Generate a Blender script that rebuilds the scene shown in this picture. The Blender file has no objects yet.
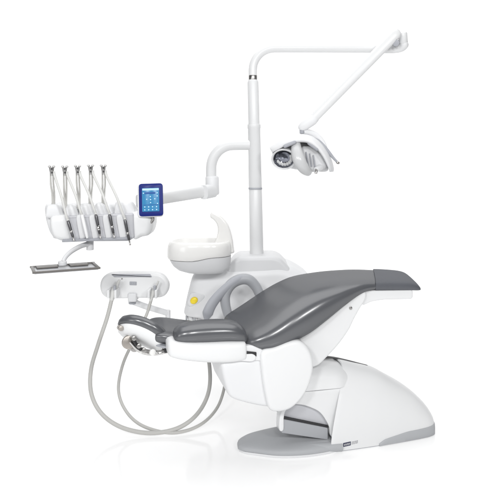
import bpy, bmesh, math, random
from mathutils import Vector, Matrix, Quaternion
random.seed(7)
scene = bpy.context.scene
COL = scene.collection

# ------------------------------------------------------------------ survey of the photograph
F, DIST, HOR, CAMZ = 580.0, 3.6, 165.0, 1.62          # focal length (px of 500), camera distance, horizon row, camera height
CAM = Vector((0, -DIST, CAMZ))
TH = math.radians(15)
O = Vector((.46, -.10, 0))                             # chair base point on the floor
U = Vector((math.cos(TH), math.sin(TH), 0)); N = Vector((-math.sin(TH), math.cos(TH), 0))

def P(px, py, Y):
    k = (DIST + Y) / F
    return Vector(((px - 250) * k, Y, CAMZ - (py - HOR) * k))
def Q(px, py, n):
    """point of the chair's own frame (s along the chair, n across it, z up)"""
    d = Vector(((px - 250) / F, 1, -(py - HOR) / F))
    t = (n - (CAM - O).dot(N)) / d.dot(N)
    p = CAM + d * t - O
    return Vector((p.dot(U), n, p.z))
def kk(Y): return (DIST + Y) / F

# ------------------------------------------------------------------ materials
def mat(name, col, rough=.4, metal=0., spec=.5, bump=0., bscale=200., coat=0., var=.0, emit=None, estr=0., croughness=.1, bdist=.002):
    m = bpy.data.materials.new(name); m.use_nodes = True
    nt = m.node_tree; b = nt.nodes['Principled BSDF']
    b.inputs['Base Color'].default_value = (*col, 1)
    b.inputs['Roughness'].default_value = rough
    b.inputs['Metallic'].default_value = metal
    b.inputs['Specular IOR Level'].default_value = spec
    b.inputs['Coat Weight'].default_value = coat
    b.inputs['Coat Roughness'].default_value = croughness
    tc = nt.nodes.new('ShaderNodeTexCoord')
    if var > 0:
        nz = nt.nodes.new('ShaderNodeTexNoise'); nz.inputs['Scale'].default_value = 9; nz.inputs['Detail'].default_value = 5
        nt.links.new(tc.outputs['Object'], nz.inputs['Vector'])
        mr = nt.nodes.new('ShaderNodeMapRange')
        mr.inputs['From Min'].default_value = .3; mr.inputs['From Max'].default_value = .7
        mr.inputs['To Min'].default_value = rough * (1 - var); mr.inputs['To Max'].default_value = rough * (1 + var)
        nt.links.new(nz.outputs['Fac'], mr.inputs['Value']); nt.links.new(mr.outputs['Result'], b.inputs['Roughness'])
        mx = nt.nodes.new('ShaderNodeMix'); mx.data_type = 'RGBA'
        mx.inputs['A'].default_value = (*[c * (1 - var * .12) for c in col], 1); mx.inputs['B'].default_value = (*[min(1, c * (1 + var * .08)) for c in col], 1)
        nt.links.new(nz.outputs['Fac'], mx.inputs['Factor']); nt.links.new(mx.outputs['Result'], b.inputs['Base Color'])
    if bump > 0:
        nb = nt.nodes.new('ShaderNodeTexVoronoi' if bscale > 120 else 'ShaderNodeTexNoise')
        nb.inputs['Scale'].default_value = bscale
        nt.links.new(tc.outputs['Object'], nb.inputs['Vector'])
        bp = nt.nodes.new('ShaderNodeBump'); bp.inputs['Strength'].default_value = bump; bp.inputs['Distance'].default_value = bdist
        nt.links.new(nb.outputs[0], bp.inputs['Height']); nt.links.new(bp.outputs['Normal'], b.inputs['Normal'])
    if emit:
        b.inputs['Emission Color'].default_value = (*emit, 1); b.inputs['Emission Strength'].default_value = estr
    return m

def upholstery(name, col, gloss, rough, graze, grain=0.):
    m = bpy.data.materials.new(name); m.use_nodes = True; nt = m.node_tree; nt.nodes.clear()
    out = nt.nodes.new('ShaderNodeOutputMaterial'); mix = nt.nodes.new('ShaderNodeMixShader')
    df = nt.nodes.new('ShaderNodeBsdfDiffuse'); gl = nt.nodes.new('ShaderNodeBsdfGlossy')
    gl.inputs['Roughness'].default_value = rough; gl.inputs['Color'].default_value = (1, 1, 1, 1)
    tc = nt.nodes.new('ShaderNodeTexCoord'); nz = nt.nodes.new('ShaderNodeTexNoise'); nz.inputs['Scale'].default_value = 5; nz.inputs['Detail'].default_value = 2
    mx = nt.nodes.new('ShaderNodeMix'); mx.data_type = 'RGBA'
    mx.inputs['A'].default_value = (*[c * .93 for c in col], 1); mx.inputs['B'].default_value = (*[c * 1.07 for c in col], 1)
    nt.links.new(tc.outputs['Object'], nz.inputs['Vector']); nt.links.new(nz.outputs['Fac'], mx.inputs['Factor']); nt.links.new(mx.outputs['Result'], df.inputs['Color'])
    lw = nt.nodes.new('ShaderNodeLayerWeight'); lw.inputs['Blend'].default_value = .5
    pw = nt.nodes.new('ShaderNodeMath'); pw.operation = 'POWER'; pw.inputs[1].default_value = 4
    ma = nt.nodes.new('ShaderNodeMath'); ma.operation = 'MULTIPLY_ADD'; ma.inputs[1].default_value = graze; ma.inputs[2].default_value = gloss
    nt.links.new(lw.outputs['Facing'], pw.inputs[0]); nt.links.new(pw.outputs[0], ma.inputs[0]); nt.links.new(ma.outputs[0], mix.inputs[0])
    if grain:
        vo = nt.nodes.new('ShaderNodeTexVoronoi'); vo.inputs['Scale'].default_value = 230
        bp = nt.nodes.new('ShaderNodeBump'); bp.inputs['Strength'].default_value = grain; bp.inputs['Distance'].default_value = .001
        nt.links.new(tc.outputs['Object'], vo.inputs['Vector']); nt.links.new(vo.outputs[0], bp.inputs['Height'])
        nt.links.new(bp.outputs['Normal'], df.inputs['Normal']); nt.links.new(bp.outputs['Normal'], gl.inputs['Normal'])
    nt.links.new(df.outputs[0], mix.inputs[1]); nt.links.new(gl.outputs[0], mix.inputs[2]); nt.links.new(mix.outputs[0], out.inputs['Surface'])
    return m

M = dict(
    white=mat('white_lacquer', (.73, .735, .74), .32, spec=.35, var=.05),
    white2=mat('white_moulded_plastic', (.71, .715, .725), .42, spec=.3, var=.05),
    tube=mat('white_enamelled_tube', (.69, .695, .70), .3, spec=.3, var=.05),
    ivory=mat('glazed_ceramic', (.75, .745, .73), .16, spec=.4, var=.05),
    bowlgrey=mat('satin_grey_white_plastic', (.64, .645, .655), .4, spec=.3, var=.08),
    lightgrey=mat('light_grey_plastic', (.36, .37, .40), .45, spec=.3, var=.08),
    panelgrey=mat('pale_lavender_grey_panel', (.50, .505, .53), .45, spec=.3, var=.05),
    midgrey=mat('mid_grey_plastic', (.36, .37, .39), .4, spec=.35, var=.08),
    plate=mat('grey_rubber_plate', (.40, .41, .425), .5, spec=.3, bump=.15, bscale=420, var=.08),
    vinyl=upholstery('grey_upholstery_vinyl', (.084, .087, .095), .075, .25, .10),
    cover=upholstery('grained_foot_cover', (.096, .101, .114), .035, .42, .06, .35),
    chrome=mat('polished_chrome', (.62, .61, .60), .14, metal=1, var=.3),
    steel=mat('brushed_steel', (.42, .41, .40), .3, metal=1, var=.3),
    clipmetal=mat('satin_clip_metal', (.42, .415, .41), .34, metal=.7, var=.1),
    pewter=mat('warm_pewter', (.40, .37, .34), .4, metal=.6, var=.3),
    dark=mat('dark_rubber', (.02, .02, .022), .5, var=.08),
    hpdark=mat('dark_handpiece_metal', (.10, .10, .105), .3, metal=.7, var=.3),
    traymetal=mat('dark_tray_steel', (.15, .142, .135), .35, metal=.3, spec=.4, var=.1),
    traybase=mat('satin_tray_sheet', (.50, .51, .53), .3, metal=.2, var=.1),
    hose=mat('grey_hose_rubber', (.48, .475, .455), .5, spec=.3, var=.15),
    hose2=mat('pale_hose_silicone', (.60, .60, .585), .5, spec=.3, var=.15),
    blue=mat('navy_bezel', (.013, .022, .16), .3, spec=.12, var=.15),
    lcd=mat('lit_display', (.02, .12, .25), .2, emit=(.04, .27, .52), estr=.42, spec=.3, var=.08),
    lcdbar=mat('lit_display_bar', (.35, .5, .6), .2, emit=(.5, .8, 1), estr=.3, spec=.3),
    lcddark=mat('display_title_strip', (.02, .06, .2), .2, emit=(.03, .13, .36), estr=.4, spec=.3),
    yellow=mat('yellow_button', (.80, .62, .03), .35, var=.08),
    beige=mat('beige_plastic', (.52, .48, .40), .45, var=.08),
    navy=mat('badge_ink', (.018, .02, .06), .4, var=.1),
    badgegrey=mat('badge_grey_ink', (.25, .25, .27), .4, var=.1),
    mirror=mat('faceted_reflector', (.22, .23, .27), .12, metal=.9, var=.3),
    lens=mat('frosted_lamp_cover', (.56, .565, .57), .22, spec=.4, var=.08),
    backdrop=mat('glowing_white_backdrop', (.52, .52, .52), .8, spec=.05, emit=(1, 1, 1), estr=.70),  # glow added so the sweep renders pure white; no lamp behind it
    floor=mat('glowing_white_floor', (.52, .52, .52), .10, spec=.5, var=.0, emit=(1, 1, 1), estr=.44),  # added glow whitens the floor, thins shadows and brightens undersides
)

# ------------------------------------------------------------------ object helpers
def link(name, bm, m, parent=None, smooth=True, ang=38, mats=None):
    bmesh.ops.remove_doubles(bm, verts=bm.verts, dist=2e-5); bmesh.ops.dissolve_degenerate(bm, dist=1e-6, edges=bm.edges)
    bmesh.ops.recalc_face_normals(bm, faces=bm.faces)
    bmesh.ops.triangulate(bm, faces=[f for f in bm.faces if len(f.verts) > 4])
    me = bpy.data.meshes.new(name); bm.to_mesh(me); bm.free()
    for x in (mats or [m]): me.materials.append(x)
    if smooth:
        me.polygons.foreach_set('use_smooth', [True] * len(me.polygons))
        me.set_sharp_from_angle(angle=math.radians(ang))
    o = bpy.data.objects.new(name, me); COL.objects.link(o)
    if parent is not None:
        o.parent = parent
    return o
def thing(name, label, cat, loc=(0, 0, 0), rz=0, group=None):
    o = bpy.data.objects.new(name, None); COL.objects.link(o)
    o.location = loc; o.rotation_euler = (0, 0, rz); o.empty_display_size = .1
    o['label'] = label; o['category'] = cat
    if group: o['group'] = group
    return o
class Local:
    """turns world points into the frame of a thing placed at loc (no rotation)"""
    def __init__(self, loc): self.l = Vector(loc)
    def __call__(self, v): return Vector(v) - self.l

# ------------------------------------------------------------------ shape helpers
def catmull(pts, per=8, closed=False):
    pts = [Vector(p) for p in pts]; n = len(pts); out = []
    rng = range(n if closed else n - 1)
    for i in rng:
        if closed: a, b, c, d = (pts[(i + j) % n] for j in (-1, 0, 1, 2))
        else: a, b, c, d = pts[max(i - 1, 0)], pts[i], pts[i + 1], pts[min(i + 2, n - 1)]
        for j in range(per):
            t = j / per
            out.append(.5 * ((2 * b) + (c - a) * t + (2 * a - 5 * b + 4 * c - d) * t * t + (3 * b - a - 3 * c + d) * t ** 3))
    if not closed: out.append(pts[-1])
    return out
def loft(bm, rings, caps=(True, True), closed=True):
    V = [[bm.verts.new(p) for p in r] for r in rings]
    n = len(V[0])
    for a, b in zip(V[:-1], V[1:]):
        for i in range(n if closed else n - 1):
            j = (i + 1) % n
            bm.faces.new((a[i], a[j], b[j], b[i]))
    if caps[0]: bm.faces.new(V[0])
    if caps[1]: bm.faces.new(list(reversed(V[-1])))
    return V
def spow(x, e): return math.copysign(abs(x) ** e, x)
def tube(bm, path, rad, seg=20, squash=1., up=None, caps=True, power=1., round_ends=False):
    """sweep along path; rad number, list or function of t; squash scales the second axis"""
    path = [Vector(p) for p in path]; n = len(path)
    L = [0]
    for a, b in zip(path[:-1], path[1:]): L.append(L[-1] + (b - a).length)
    R = []
    for i in range(n):
        t = L[i] / L[-1]
        R.append(rad(t) if callable(rad) else (rad[i] if isinstance(rad, (list, tuple)) else rad))
    T = [(path[min(i + 1, n - 1)] - path[max(i - 1, 0)]).normalized() for i in range(n)]
    if up is None:
        up = Vector((0, 0, 1)) if abs(T[0].z) < .9 else Vector((1, 0, 0))
    a = (Vector(up) - T[0] * Vector(up).dot(T[0])).normalized()
    rings = []
    def ring(c, a, b, r, rs=1.):
        return [c + a * (spow(math.cos(2 * math.pi * q / seg), power) * r * rs) + b * (spow(math.sin(2 * math.pi * q / seg), power) * r * squash * rs) for q in range(seg)]
    for i in range(n):
        if i:
            a = a - T[i] * a.dot(T[i])
            a.normalize()
        b = T[i].cross(a)
        if i == 0 and round_ends:
            for f in (.25, .6, .85):
                rings.append(ring(path[0] - T[0] * R[0] * math.sqrt(1 - f * f), a, b, R[0], f))
        rings.append(ring(path[i], a, b, R[i]))
        if i == n - 1 and round_ends:
            for f in (.85, .6, .25):
                rings.append(ring(path[-1] + T[-1] * R[-1] * math.sqrt(1 - f * f), a, b, R[-1], f))
    loft(bm, rings, (caps, caps))
def offset_poly(pts, d, steps=8):
    """pts: list of 2-D vectors; inward offset by d in small steps, collapsing edges that turn over"""
    n = len(pts)
    area = sum(pts[i].x * pts[(i + 1) % n].y - pts[(i + 1) % n].x * pts[i].y for i in range(n))
    sg = 1 if area > 0 else -1
    org = [(pts[(i + 1) % n] - pts[i]) for i in range(n)]
    cur = [p.copy() for p in pts]
    for s_ in range(steps):
        out = []
        for i in range(n):
            e1 = cur[i] - cur[i - 1]; e2 = cur[(i + 1) % n] - cur[i]
            if e1.length < 1e-5: e1 = org[i - 1]
            if e2.length < 1e-5: e2 = org[i]
            e1 = e1.normalized(); e2 = e2.normalized()
            n1 = Vector((-e1.y, e1.x)) * sg; n2 = Vector((-e2.y, e2.x)) * sg
            nn = n1 + n2
            nn = n1 if nn.length < 1e-6 else nn.normalized()
            out.append(cur[i] + nn * (d / steps / max(.5, nn.dot(n1))))
        for it in range(4):
            for i in range(n):
                j = (i + 1) % n
                if (out[j] - out[i]).dot(org[i]) < 0:
                    m_ = (out[i] + out[j]) / 2; out[i] = m_; out[j] = m_.copy()
        cur = out
    return cur
def prism(bm, poly2, d0, d1, r, to3, steps=5, r2=None, scale=False):
    """rounded prism: poly2 list of 2-D points, extruded from d0 to d1 (d0<d1), edges rounded by r; to3(p2, d)->3-D"""
    if r2 is None: r2 = r
    rings = []
    for i in range(steps + 1):
        f = i / steps * math.pi / 2
        rings.append((d0 + r * (1 - math.sin(f)), r * (1 - math.cos(f))))
    rings = [(d0 + r * (1 - math.sin(i / steps * math.pi / 2)), r * (1 - math.cos(i / steps * math.pi / 2))) for i in range(steps, -1, -1)]
    back = [(d1 - r2 * (1 - math.sin(i / steps * math.pi / 2)), r2 * (1 - math.cos(i / steps * math.pi / 2))) for i in range(0, steps + 1)]
    R = []
    for d, off in rings + back:
        if off <= 1e-6: pp = poly2
        elif scale:
            xs = [p.x for p in poly2]; ys = [p.y for p in poly2]
            c = Vector(((min(xs) + max(xs)) / 2, (min(ys) + max(ys)) / 2)); hx = (max(xs) - min(xs)) / 2; hy = (max(ys) - min(ys)) / 2
            pp = [Vector((c.x + (p.x - c.x) * max(.1, 1 - off / hx), c.y + (p.y - c.y) * max(.1, 1 - off / hy))) for p in poly2]
        else: pp = offset_poly(poly2, off)
        R.append([to3(p, d) for p in pp])
    loft(bm, R)
def rbox(bm, c, size, r, mtx=None, steps=4):
    """rounded box by bevelling a cube"""
    b2 = bmesh.new()
    bmesh.ops.create_cube(b2, size=1)
    for v in b2.verts: v.co = Vector((v.co.x * size[0], v.co.y * size[1], v.co.z * size[2]))
    if r > 0: bmesh.ops.bevel(b2, geom=list(b2.edges), offset=r, segments=steps, profile=.5, affect='EDGES')
    T = Matrix.Translation(c) @ (mtx or Matrix.Identity(4))
    add(bm, b2, T)
def add(bm, b2, T=None):
    me = bpy.data.meshes.new('tmp'); 
    if T is not None: bmesh.ops.transform(b2, matrix=T, verts=b2.verts)
    b2.to_mesh(me); b2.free(); bm.from_mesh(me); bpy.data.meshes.remove(me)
def cyl(bm, a, b, r, r2=None, seg=24, bev=.15):
    """cylinder from a to b with eased ends"""
    a = Vector(a); b = Vector(b); r2 = r if r2 is None else r2
    d = (b - a); L = d.length; d.normalize(); e = min(r, r2) * bev; e = min(e, L * .4)
    tube(bm, [a, a + d * e * .3, a + d * e, b - d * e, b - d * e * .3, b], [r - e, r - e * .3, r, r2, r2 - e * .3, r2 - e], seg=seg)
def ellipsoid(bm, c, ax, seg=24, rings=14):
    """ax: three half-axis vectors"""
    R = []
    for i in range(1, rings):
        f = math.pi * i / rings
        R.append([Vector(c) + ax[0] * (math.cos(2 * math.pi * q / seg) * math.sin(f)) + ax[1] * (math.sin(2 * math.pi * q / seg) * math.sin(f)) + ax[2] * math.cos(f) for q in range(seg)])
    loft(bm, R)
def s2(v): return Vector((v.x, v.z))
def poly_n(px, n, per=6, smooth=True):
    """pixel outline on the chair plane n -> smooth closed 2-D (s,z) polygon"""
    p = [s2(Q(x, y, n)) for x, y in px]
    if smooth: p = catmull(p, per, True)
    return p
def sharp_poly(pts, r, seg=5):
    """polygon with every corner rounded by (up to) r"""
    out = []; n = len(pts)
    for i in range(n):
        p0, p1, p2 = Vector(pts[i - 1]), Vector(pts[i]), Vector(pts[(i + 1) % n])
        a = (p0 - p1); b = (p2 - p1)
        rr = min(r, a.length * .45, b.length * .45)
        A = p1 + a.normalized() * rr; B = p1 + b.normalized() * rr
        for j in range(seg + 1):
            t = j / seg
            out.append(A * (1 - t) ** 2 + p1 * 2 * t * (1 - t) + B * t * t)
    return out
SN = lambda p, d: Vector((p.x, d, p.y))

# ================================================================== SETTING
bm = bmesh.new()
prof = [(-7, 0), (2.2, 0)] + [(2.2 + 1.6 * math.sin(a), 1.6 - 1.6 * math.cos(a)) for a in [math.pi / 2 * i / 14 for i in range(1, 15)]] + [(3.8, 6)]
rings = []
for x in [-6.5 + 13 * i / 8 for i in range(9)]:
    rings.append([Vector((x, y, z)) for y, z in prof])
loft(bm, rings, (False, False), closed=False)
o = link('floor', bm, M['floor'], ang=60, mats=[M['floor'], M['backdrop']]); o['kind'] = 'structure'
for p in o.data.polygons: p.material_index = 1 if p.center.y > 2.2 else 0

# ================================================================== DENTAL CHAIR
chair = thing('dental_chair', 'reclined grey upholstered dental chair with white shell on a broad white base', 'dental chair', O, TH)

# ---- base body
N0 = -.062                                             # centre line of the base
crest = [(300, 362), (330, 362.6), (352, 366.2), (376, 371.3), (391.6, 378.6), (407, 387.5), (417.6, 396.5), (425.4, 405.5), (430.6, 416), (434.5, 428)]
cs = [Q(x, y, -.115) for x, y in crest]
def interp(tab, s):
    if s <= tab[0][0]: return tab[0][1]
    for (a, wa), (b, wb) in zip(tab[:-1], tab[1:]):
        if s <= b: return wa + (wb - wa) * (s - a) / (b - a)
    return tab[-1][1]
HT = [(c.x, c.z) for c in catmull([Vector((c.x, 0, c.z)) for c in cs], 8)]
BW = [(-.12, .168), (.05, .170), (.2, .168), (.35, .161), (.5, .150), (.57, .141), (.61, .128), (.632, .108), (.648, .075), (.656, .03)]
def base_ring(s, slope=0., seg=48):
    w = interp(BW, s); r = []
    h = interp(HT, s + slope * .6); h = .5 * (h + .085 + math.sqrt((h - .085) ** 2 + .05 ** 2))
    for i in range(seg + 1):
        a = math.pi * i / seg
        zz = spow(math.sin(a), .62)
        r.append(Vector((s + slope * zz ** 1.6, N0 - w * spow(math.cos(a), .55) * (1 - .16 * zz ** 3), .006 + (h - .006) * zz)))
    return r
st = [-.065 + .0245 * i for i in range(25)] + [.545, .565, .585, .605, .620, .632, .642, .65, .657]
R = [base_ring(s, .115 * max(0, 1 - (s + .065) / .4)) for s in st]
def shrink(r, f, ds):
    return [Vector((p.x + ds, N0 + (p.y - N0) * f, .006 + (p.z - .006) * f)) for p in r]
bm = bmesh.new()
loft(bm, [shrink(R[0], .80, .05), shrink(R[0], .93, .02), shrink(R[0], .962, .004), shrink(R[0], .985, -.004)] + R)
link('base_body', bm, M['white'], chair, ang=50)
bm = bmesh.new()
loft(bm, [[Vector((s, N0 - interp(BW, s) + .006, 0)), Vector((s, N0 + interp(BW, s) - .006, 0)), Vector((s, N0 + interp(BW, s) - .006, .02)), Vector((s, N0 - interp(BW, s) + .006, .02))] for s in st])
link('floor_skirt', bm, M['lightgrey'], chair)
# grey lens-shaped pads low on both flanks
for side in (-1, 1):
    bm = bmesh.new(); R2 = []
    for i in range(33):
        t = i / 32; s = .232 + t * (.652 - .232)
        top = .006 + (.020 + .030 * min(1, t * 2.2) ** .7 + .008 * t) * min(1, t * 9 + .25) ** .5
        ring = []
        for z, off in ((0., .004), (.05, .0075), (.5, .0085), (.85, .006), (.97, .001), (1., -.012), (1., -.03), (0, -.03)):
            ring.append(Vector((s, N0 + side * max(.004, interp(BW, s) + off), .003 + (top - .003) * z)))
        R2.append(ring)
    loft(bm, R2); link('rear_foot_pad', bm, M['plate'], chair, ang=50)

# ---- foot plate (grey lobe on the floor in front)
outl = [(-.570, -.085), (-.553, -.015), (-.495, .035), (-.40, .065), (-.28, .085), (-.13, .095), (.03, .095), (-.018, -.228), (-.10, -.243), (-.20, -.246), (-.30, -.233), (-.39, -.206), (-.48, -.158), (-.545, -.118)]
op = catmull([Vector(p) for p in outl[:7]], 6) + catmull([Vector(p) for p in outl[7:] + outl[:1]], 6)[:-1]
cx = Vector((-.14, -.08))
def fp(f, z):
    return [Vector((cx.x + (p.x - cx.x) * f, cx.y + (p.y - cx.y) * f, z)) for p in op]
bm = bmesh.new()
loft(bm, [fp(.965, .0), fp(.982, .004), fp(.982, .0145), fp(.97, .015)]); link('plate_rim', bm, M['white2'], chair)
bm = bmesh.new()
loft(bm, [fp(.98, .0155), fp(.998, .018), fp(1.0, .026), fp(.992, .034), fp(.96, .041), fp(.90, .047), fp(.78, .054), fp(.58, .060), fp(.32, .064), fp(.1, .065)])
link('foot_plate', bm, M['plate'], chair, ang=60)
bm = bmesh.new()
pth = catmull([Vector((.0, -.210, .024)), Vector((-.07, -.212, .029)), Vector((-.15, -.204, .035)), Vector((-.25, -.178, .042)), Vector((-.35, -.13, .046))], 6)
tube(bm, pth, lambda t: .036 * (1 - t * .68), squash=.8, up=(0, 1, 0), seg=18)
link('plate_swell', bm, M['plate'], chair, ang=70)

# ---- arched top cover reaching forward from the base to the seat housing
bm = bmesh.new()
sa_, sb_ = Q(296, 391.4, -.20), Q(350, 386.2, -.20)
R = []
for i in range(17):
    t = i / 16; s_ = sa_.x - .03 + (.17 - sa_.x + .03) * t
    z0 = sa_.z + (sb_.z - sa_.z) * (s_ - sa_.x) / (sb_.x - sa_.x)
    h = interp(HT, s_) + .001 - .03 * max(0, (s_ - .03) / .14)
    ww = .150 - .085 * max(0, (s_ - .0) / .17)
    ring = []
    for j in range(33):
        an = math.pi * j / 32; zz = spow(math.sin(an), .62)
        ring.append(Vector((s_, N0 - ww * spow(math.cos(an), .62) * (1 - .16 * zz ** 3), z0 + (h - z0) * zz)))
    R.append(ring)
loft(bm, R); link('top_cover', bm, M['white'], chair, ang=50)
# ---- arched lower cover with the plate hinge under it
bm = bmesh.new()
pl = poly_n([(279.5, 430), (280, 417), (283, 408.5), (290, 399), (299, 392.6), (320, 390.4), (349, 387.4), (352, 400), (345, 430), (338, 440), (331, 436), (329, 426), (320.5, 413), (308, 406.6), (298, 404.6), (290.5, 405.8), (285.8, 411), (284, 418), (283.6, 430)], -.198, 5)
prism(bm, pl, -.198, -.14, .005, SN); link('lower_cover', bm, M['white'], chair)
bm = bmesh.new()
pl = [s2(Q(x, y, -.165)) for x, y in [(281, 404), (312, 403), (334, 414), (334, 429), (281, 418.5)]]
prism(bm, sharp_poly(pl, .01), -.172, -.08, .004, SN); link('inner_guard', bm, M['panelgrey'], chair)
bm = bmesh.new()
pl = [s2(Q(x, y, -.186)) for x, y in [(283.5, 416.7), (331.5, 426.6), (331.5, 428.2), (283.5, 418.6)]]
prism(bm, pl, -.186, -.09, .001, SN); link('hinge_gap', bm, M['dark'], chair)
bm = bmesh.new()
pl = [s2(Q(x, y, -.19)) for x, y in [(281.5, 419), (328, 428.2), (328, 440), (281.5, 433)]]
prism(bm, sharp_poly(pl, .008), -.19, -.10, .004, SN); link('plate_hinge', bm, M['midgrey'], chair)
# thin dark slit along the top of the base behind the seat shell
bm = bmesh.new()
sl = []
for i in range(13):
    t = i / 12; q = Q(318 + 49 * t, 359 + 7.8 * t, -.04); q.z = max(q.z, interp(HT, q.x)) + .006 + .006 * math.sin(math.pi * min(1, t * 1.15)); sl.append(q)
tube(bm, sl, lambda t: .0042 * (1 - .6 * t), squash=6, up=(0, 0, 1), seg=12); link('top_slit', bm, M['dark'], chair)

# ---- seat housing
bm = bmesh.new()
pl = poly_n([(222, 357), (240, 351), (262, 348.5), (290, 347), (300, 370), (294, 398), (282, 407), (267, 407.8), (245, 403.5), (231, 398), (226, 388), (222, 370)], -.285, 6)
prism(bm, pl, -.285, .10, .028, SN, 6, scale=True); link('seat_housing', bm, M['white2'], chair, ang=50)
bm = bmesh.new()
pl = poly_n([(262, 353), (275, 348), (289, 342.5), (301, 341.5), (309.5, 349), (313.8, 361), (313.3, 374), (307.5, 391), (297, 405), (285, 411.8), (271, 411), (266, 396), (262.5, 372)], -.318, 6)
prism(bm, pl, -.318, -.22, .022, SN, 7, scale=True); link('side_cap', bm, M['white'], chair, ang=50)
# swivel bracket with slot by the backrest
bm = bmesh.new()
pl = sharp_poly([s2(Q(x, y, -.29)) for x, y in [(240, 346.5), (252, 345.5), (263, 349.5), (263, 361), (240, 360)]], .012)
prism(bm, pl, -.296, -.12, .008, SN); link('hinge_bracket', bm, M['white2'], chair)
bm = bmesh.new()
pl = [s2(Q(x, y, -.299)) for x, y in [(240.5, 350.5), (256.5, 352.2), (256.5, 356.5), (252, 355), (240.5, 353)]]
prism(bm, sharp_poly(pl, .004), -.3015, -.28, .002, SN); link('bracket_slot', bm, M['dark'], chair)

# ---- seat shell (white panel beneath seat and leg rest)
bm = bmesh.new()
pl = poly_n([(300, 336), (345, 303), (357, 294), (364, 291), (367, 294), (365.5, 301), (360.5, 309), (355, 319), (349, 331), (338.6, 345.5), (326, 359), (318, 366), (309, 367), (304, 354)], -.215, 6)
prism(bm, pl, -.215, .215, .016, SN, 6); link('seat_shell', bm, M['white'], chair, ang=50)
bm = bmesh.new()
pl = sharp_poly([s2(Q(x, y, -.185)) for x, y in [(360, 290), (413, 289), (413, 299.2), (384, 299.8), (372, 301.6), (362.5, 306)]], .02)
prism(bm, pl, -.19, .19, .012, SN, 5); link('foot_panel', bm, M['white'], chair, ang=50)
bm = bmesh.new()
c = Q(350.5, 308, -.216); cyl(bm, c, c + Vector((0, -.006, 0)), .0095, seg=20, bev=.3); link('shell_screw', bm, M['steel'], chair)

# ---- seat cushion
def cushion(stn, e1=.5, e2=.75, seg=48, dip=.012, skew=None):
    """stn: (top px, bottom px, half width)"""
    top = []; bot = []; W = []
    for (tx, ty), (bx, by), w in stn:
        top.append(Q(tx, ty, -w)); bot.append(Q(bx, by, -w)); W.append(Vector((w, 0, 0)))
    top = catmull([Vector((p.x, 0, p.z)) for p in top], 7); bot = catmull([Vector((p.x, 0, p.z)) for p in bot], 7); W = [v.x for v in catmull(W, 7)]
    R = []
    for t, b, w in zip(top, bot, W):
        c = (t + b) / 2; h = (t - b) / 2; ring = []
        for i in range(seg):
            a = 2 * math.pi * i / seg
            cn, sn = spow(math.cos(a), e1), spow(math.sin(a), e2)
            d = -dip * (1 - cn * cn) if sn > 0 else 0
            ring.append(c + h * sn + Vector(((cn + 1) * w * (skew(c.x) if skew else 0), cn * w, 0)) + h.normalized() * d)
        R.append(ring)
    return R
SKA, SKB = Q(323, 300, -.3).x, Q(375, 288, -.2).x
SKC = Q(419, 288, -.19).x
SK = lambda s: .47 * max(0, min(1, (s - SKA) / (SKB - SKA))) ** 1.5 - .13 * max(0, min(1, (s - SKB) / (SKC - SKB)))
seat_st = [((238, 342), (238.5, 348), .17), ((240, 339), (241, 352), .21), ((244, 336), (246, 354), .25), ((253, 333), (255, 356.5), .285), ((265, 327), (266, 358.5), .305), ((278, 318.5), (281, 357.5), .315),
           ((292, 308.5), (298, 349.5), .315), ((307, 298.5), (315, 340.5), .308), ((323, 290.5), (331.5, 327), .295), ((340, 285.5), (347.5, 311.5), .275), ((354, 283), (360, 300), .252), ((364, 282), (369, 294), .232), ((376, 282.0), (376.4, 292), .212)]
bm = bmesh.new()
loft(bm, cushion(seat_st, .55, .8, dip=.002, skew=SK)); link('seat_cushion', bm, M['vinyl'], chair, ang=70)
foot_st = [((376, 281.8), (375.6, 292), .213), ((385, 281.7), (385, 292), .211), ((396, 281.9), (396, 292), .208), ((407, 282.4), (407, 292), .204), ((414, 283.4), (414, 292), .199), ((418.6, 285.2), (418.6, 291.8), .192), ((420.8, 287.6), (420.6, 291), .182)]
bm = bmesh.new()
loft(bm, cushion(foot_st, .32, .6, dip=-.004, skew=SK)); link('foot_cover', bm, M['cover'], chair, ang=70)

# ---- backrest: main pad, near side bolster and white shell
bk = [((150, 337), (151, 341), .10), ((151.5, 333), (152.5, 344), .14), ((156, 331), (158, 346), .17), ((168, 331.5), (170, 347), .195), ((188, 335), (190, 350), .21), ((210, 339), (212, 354), .225), ((232, 343), (234, 357), .235), ((250, 345), (252, 358), .22)]
bm = bmesh.new()
loft(bm, cushion(bk, .5, .8, dip=.02)); link('backrest', bm, M['vinyl'], chair, ang=70)
bo = [((173.5, 336), (173.8, 339.5), .02), ((174, 331.5), (174.2, 341.5), .045), ((178, 326.5), (178, 342.5), .065), ((188, 322.8), (188, 342.8), .08), ((205, 320.5), (205, 342.2), .085), ((224, 320), (224, 341), .085), ((236, 322), (236, 341), .08), ((243, 327), (243, 341.5), .06), ((246, 334), (246, 340.5), .03)]
def bolster(stn, n0, e1=.85, e2=.85, seg=36):
    top = catmull([Q(*a, n0) for a, b, w in stn], 7); bot = catmull([Q(*b, n0) for a, b, w in stn], 7); W = catmull([Vector((w, 0, 0)) for a, b, w in stn], 7)
    R = []
    for t, b, w in zip(top, bot, W):
        c = (t + b) / 2; h = (t - b) / 2
        R.append([c + h * spow(math.sin(2 * math.pi * i / seg), e2) + Vector((0, spow(math.cos(2 * math.pi * i / seg), e1) * w.x, 0)) for i in range(seg)])
    return R
bm = bmesh.new()
loft(bm, bolster(bo, -.235)); link('side_bolster', bm, M['vinyl'], chair, ang=70)
bm = bmesh.new()
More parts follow.
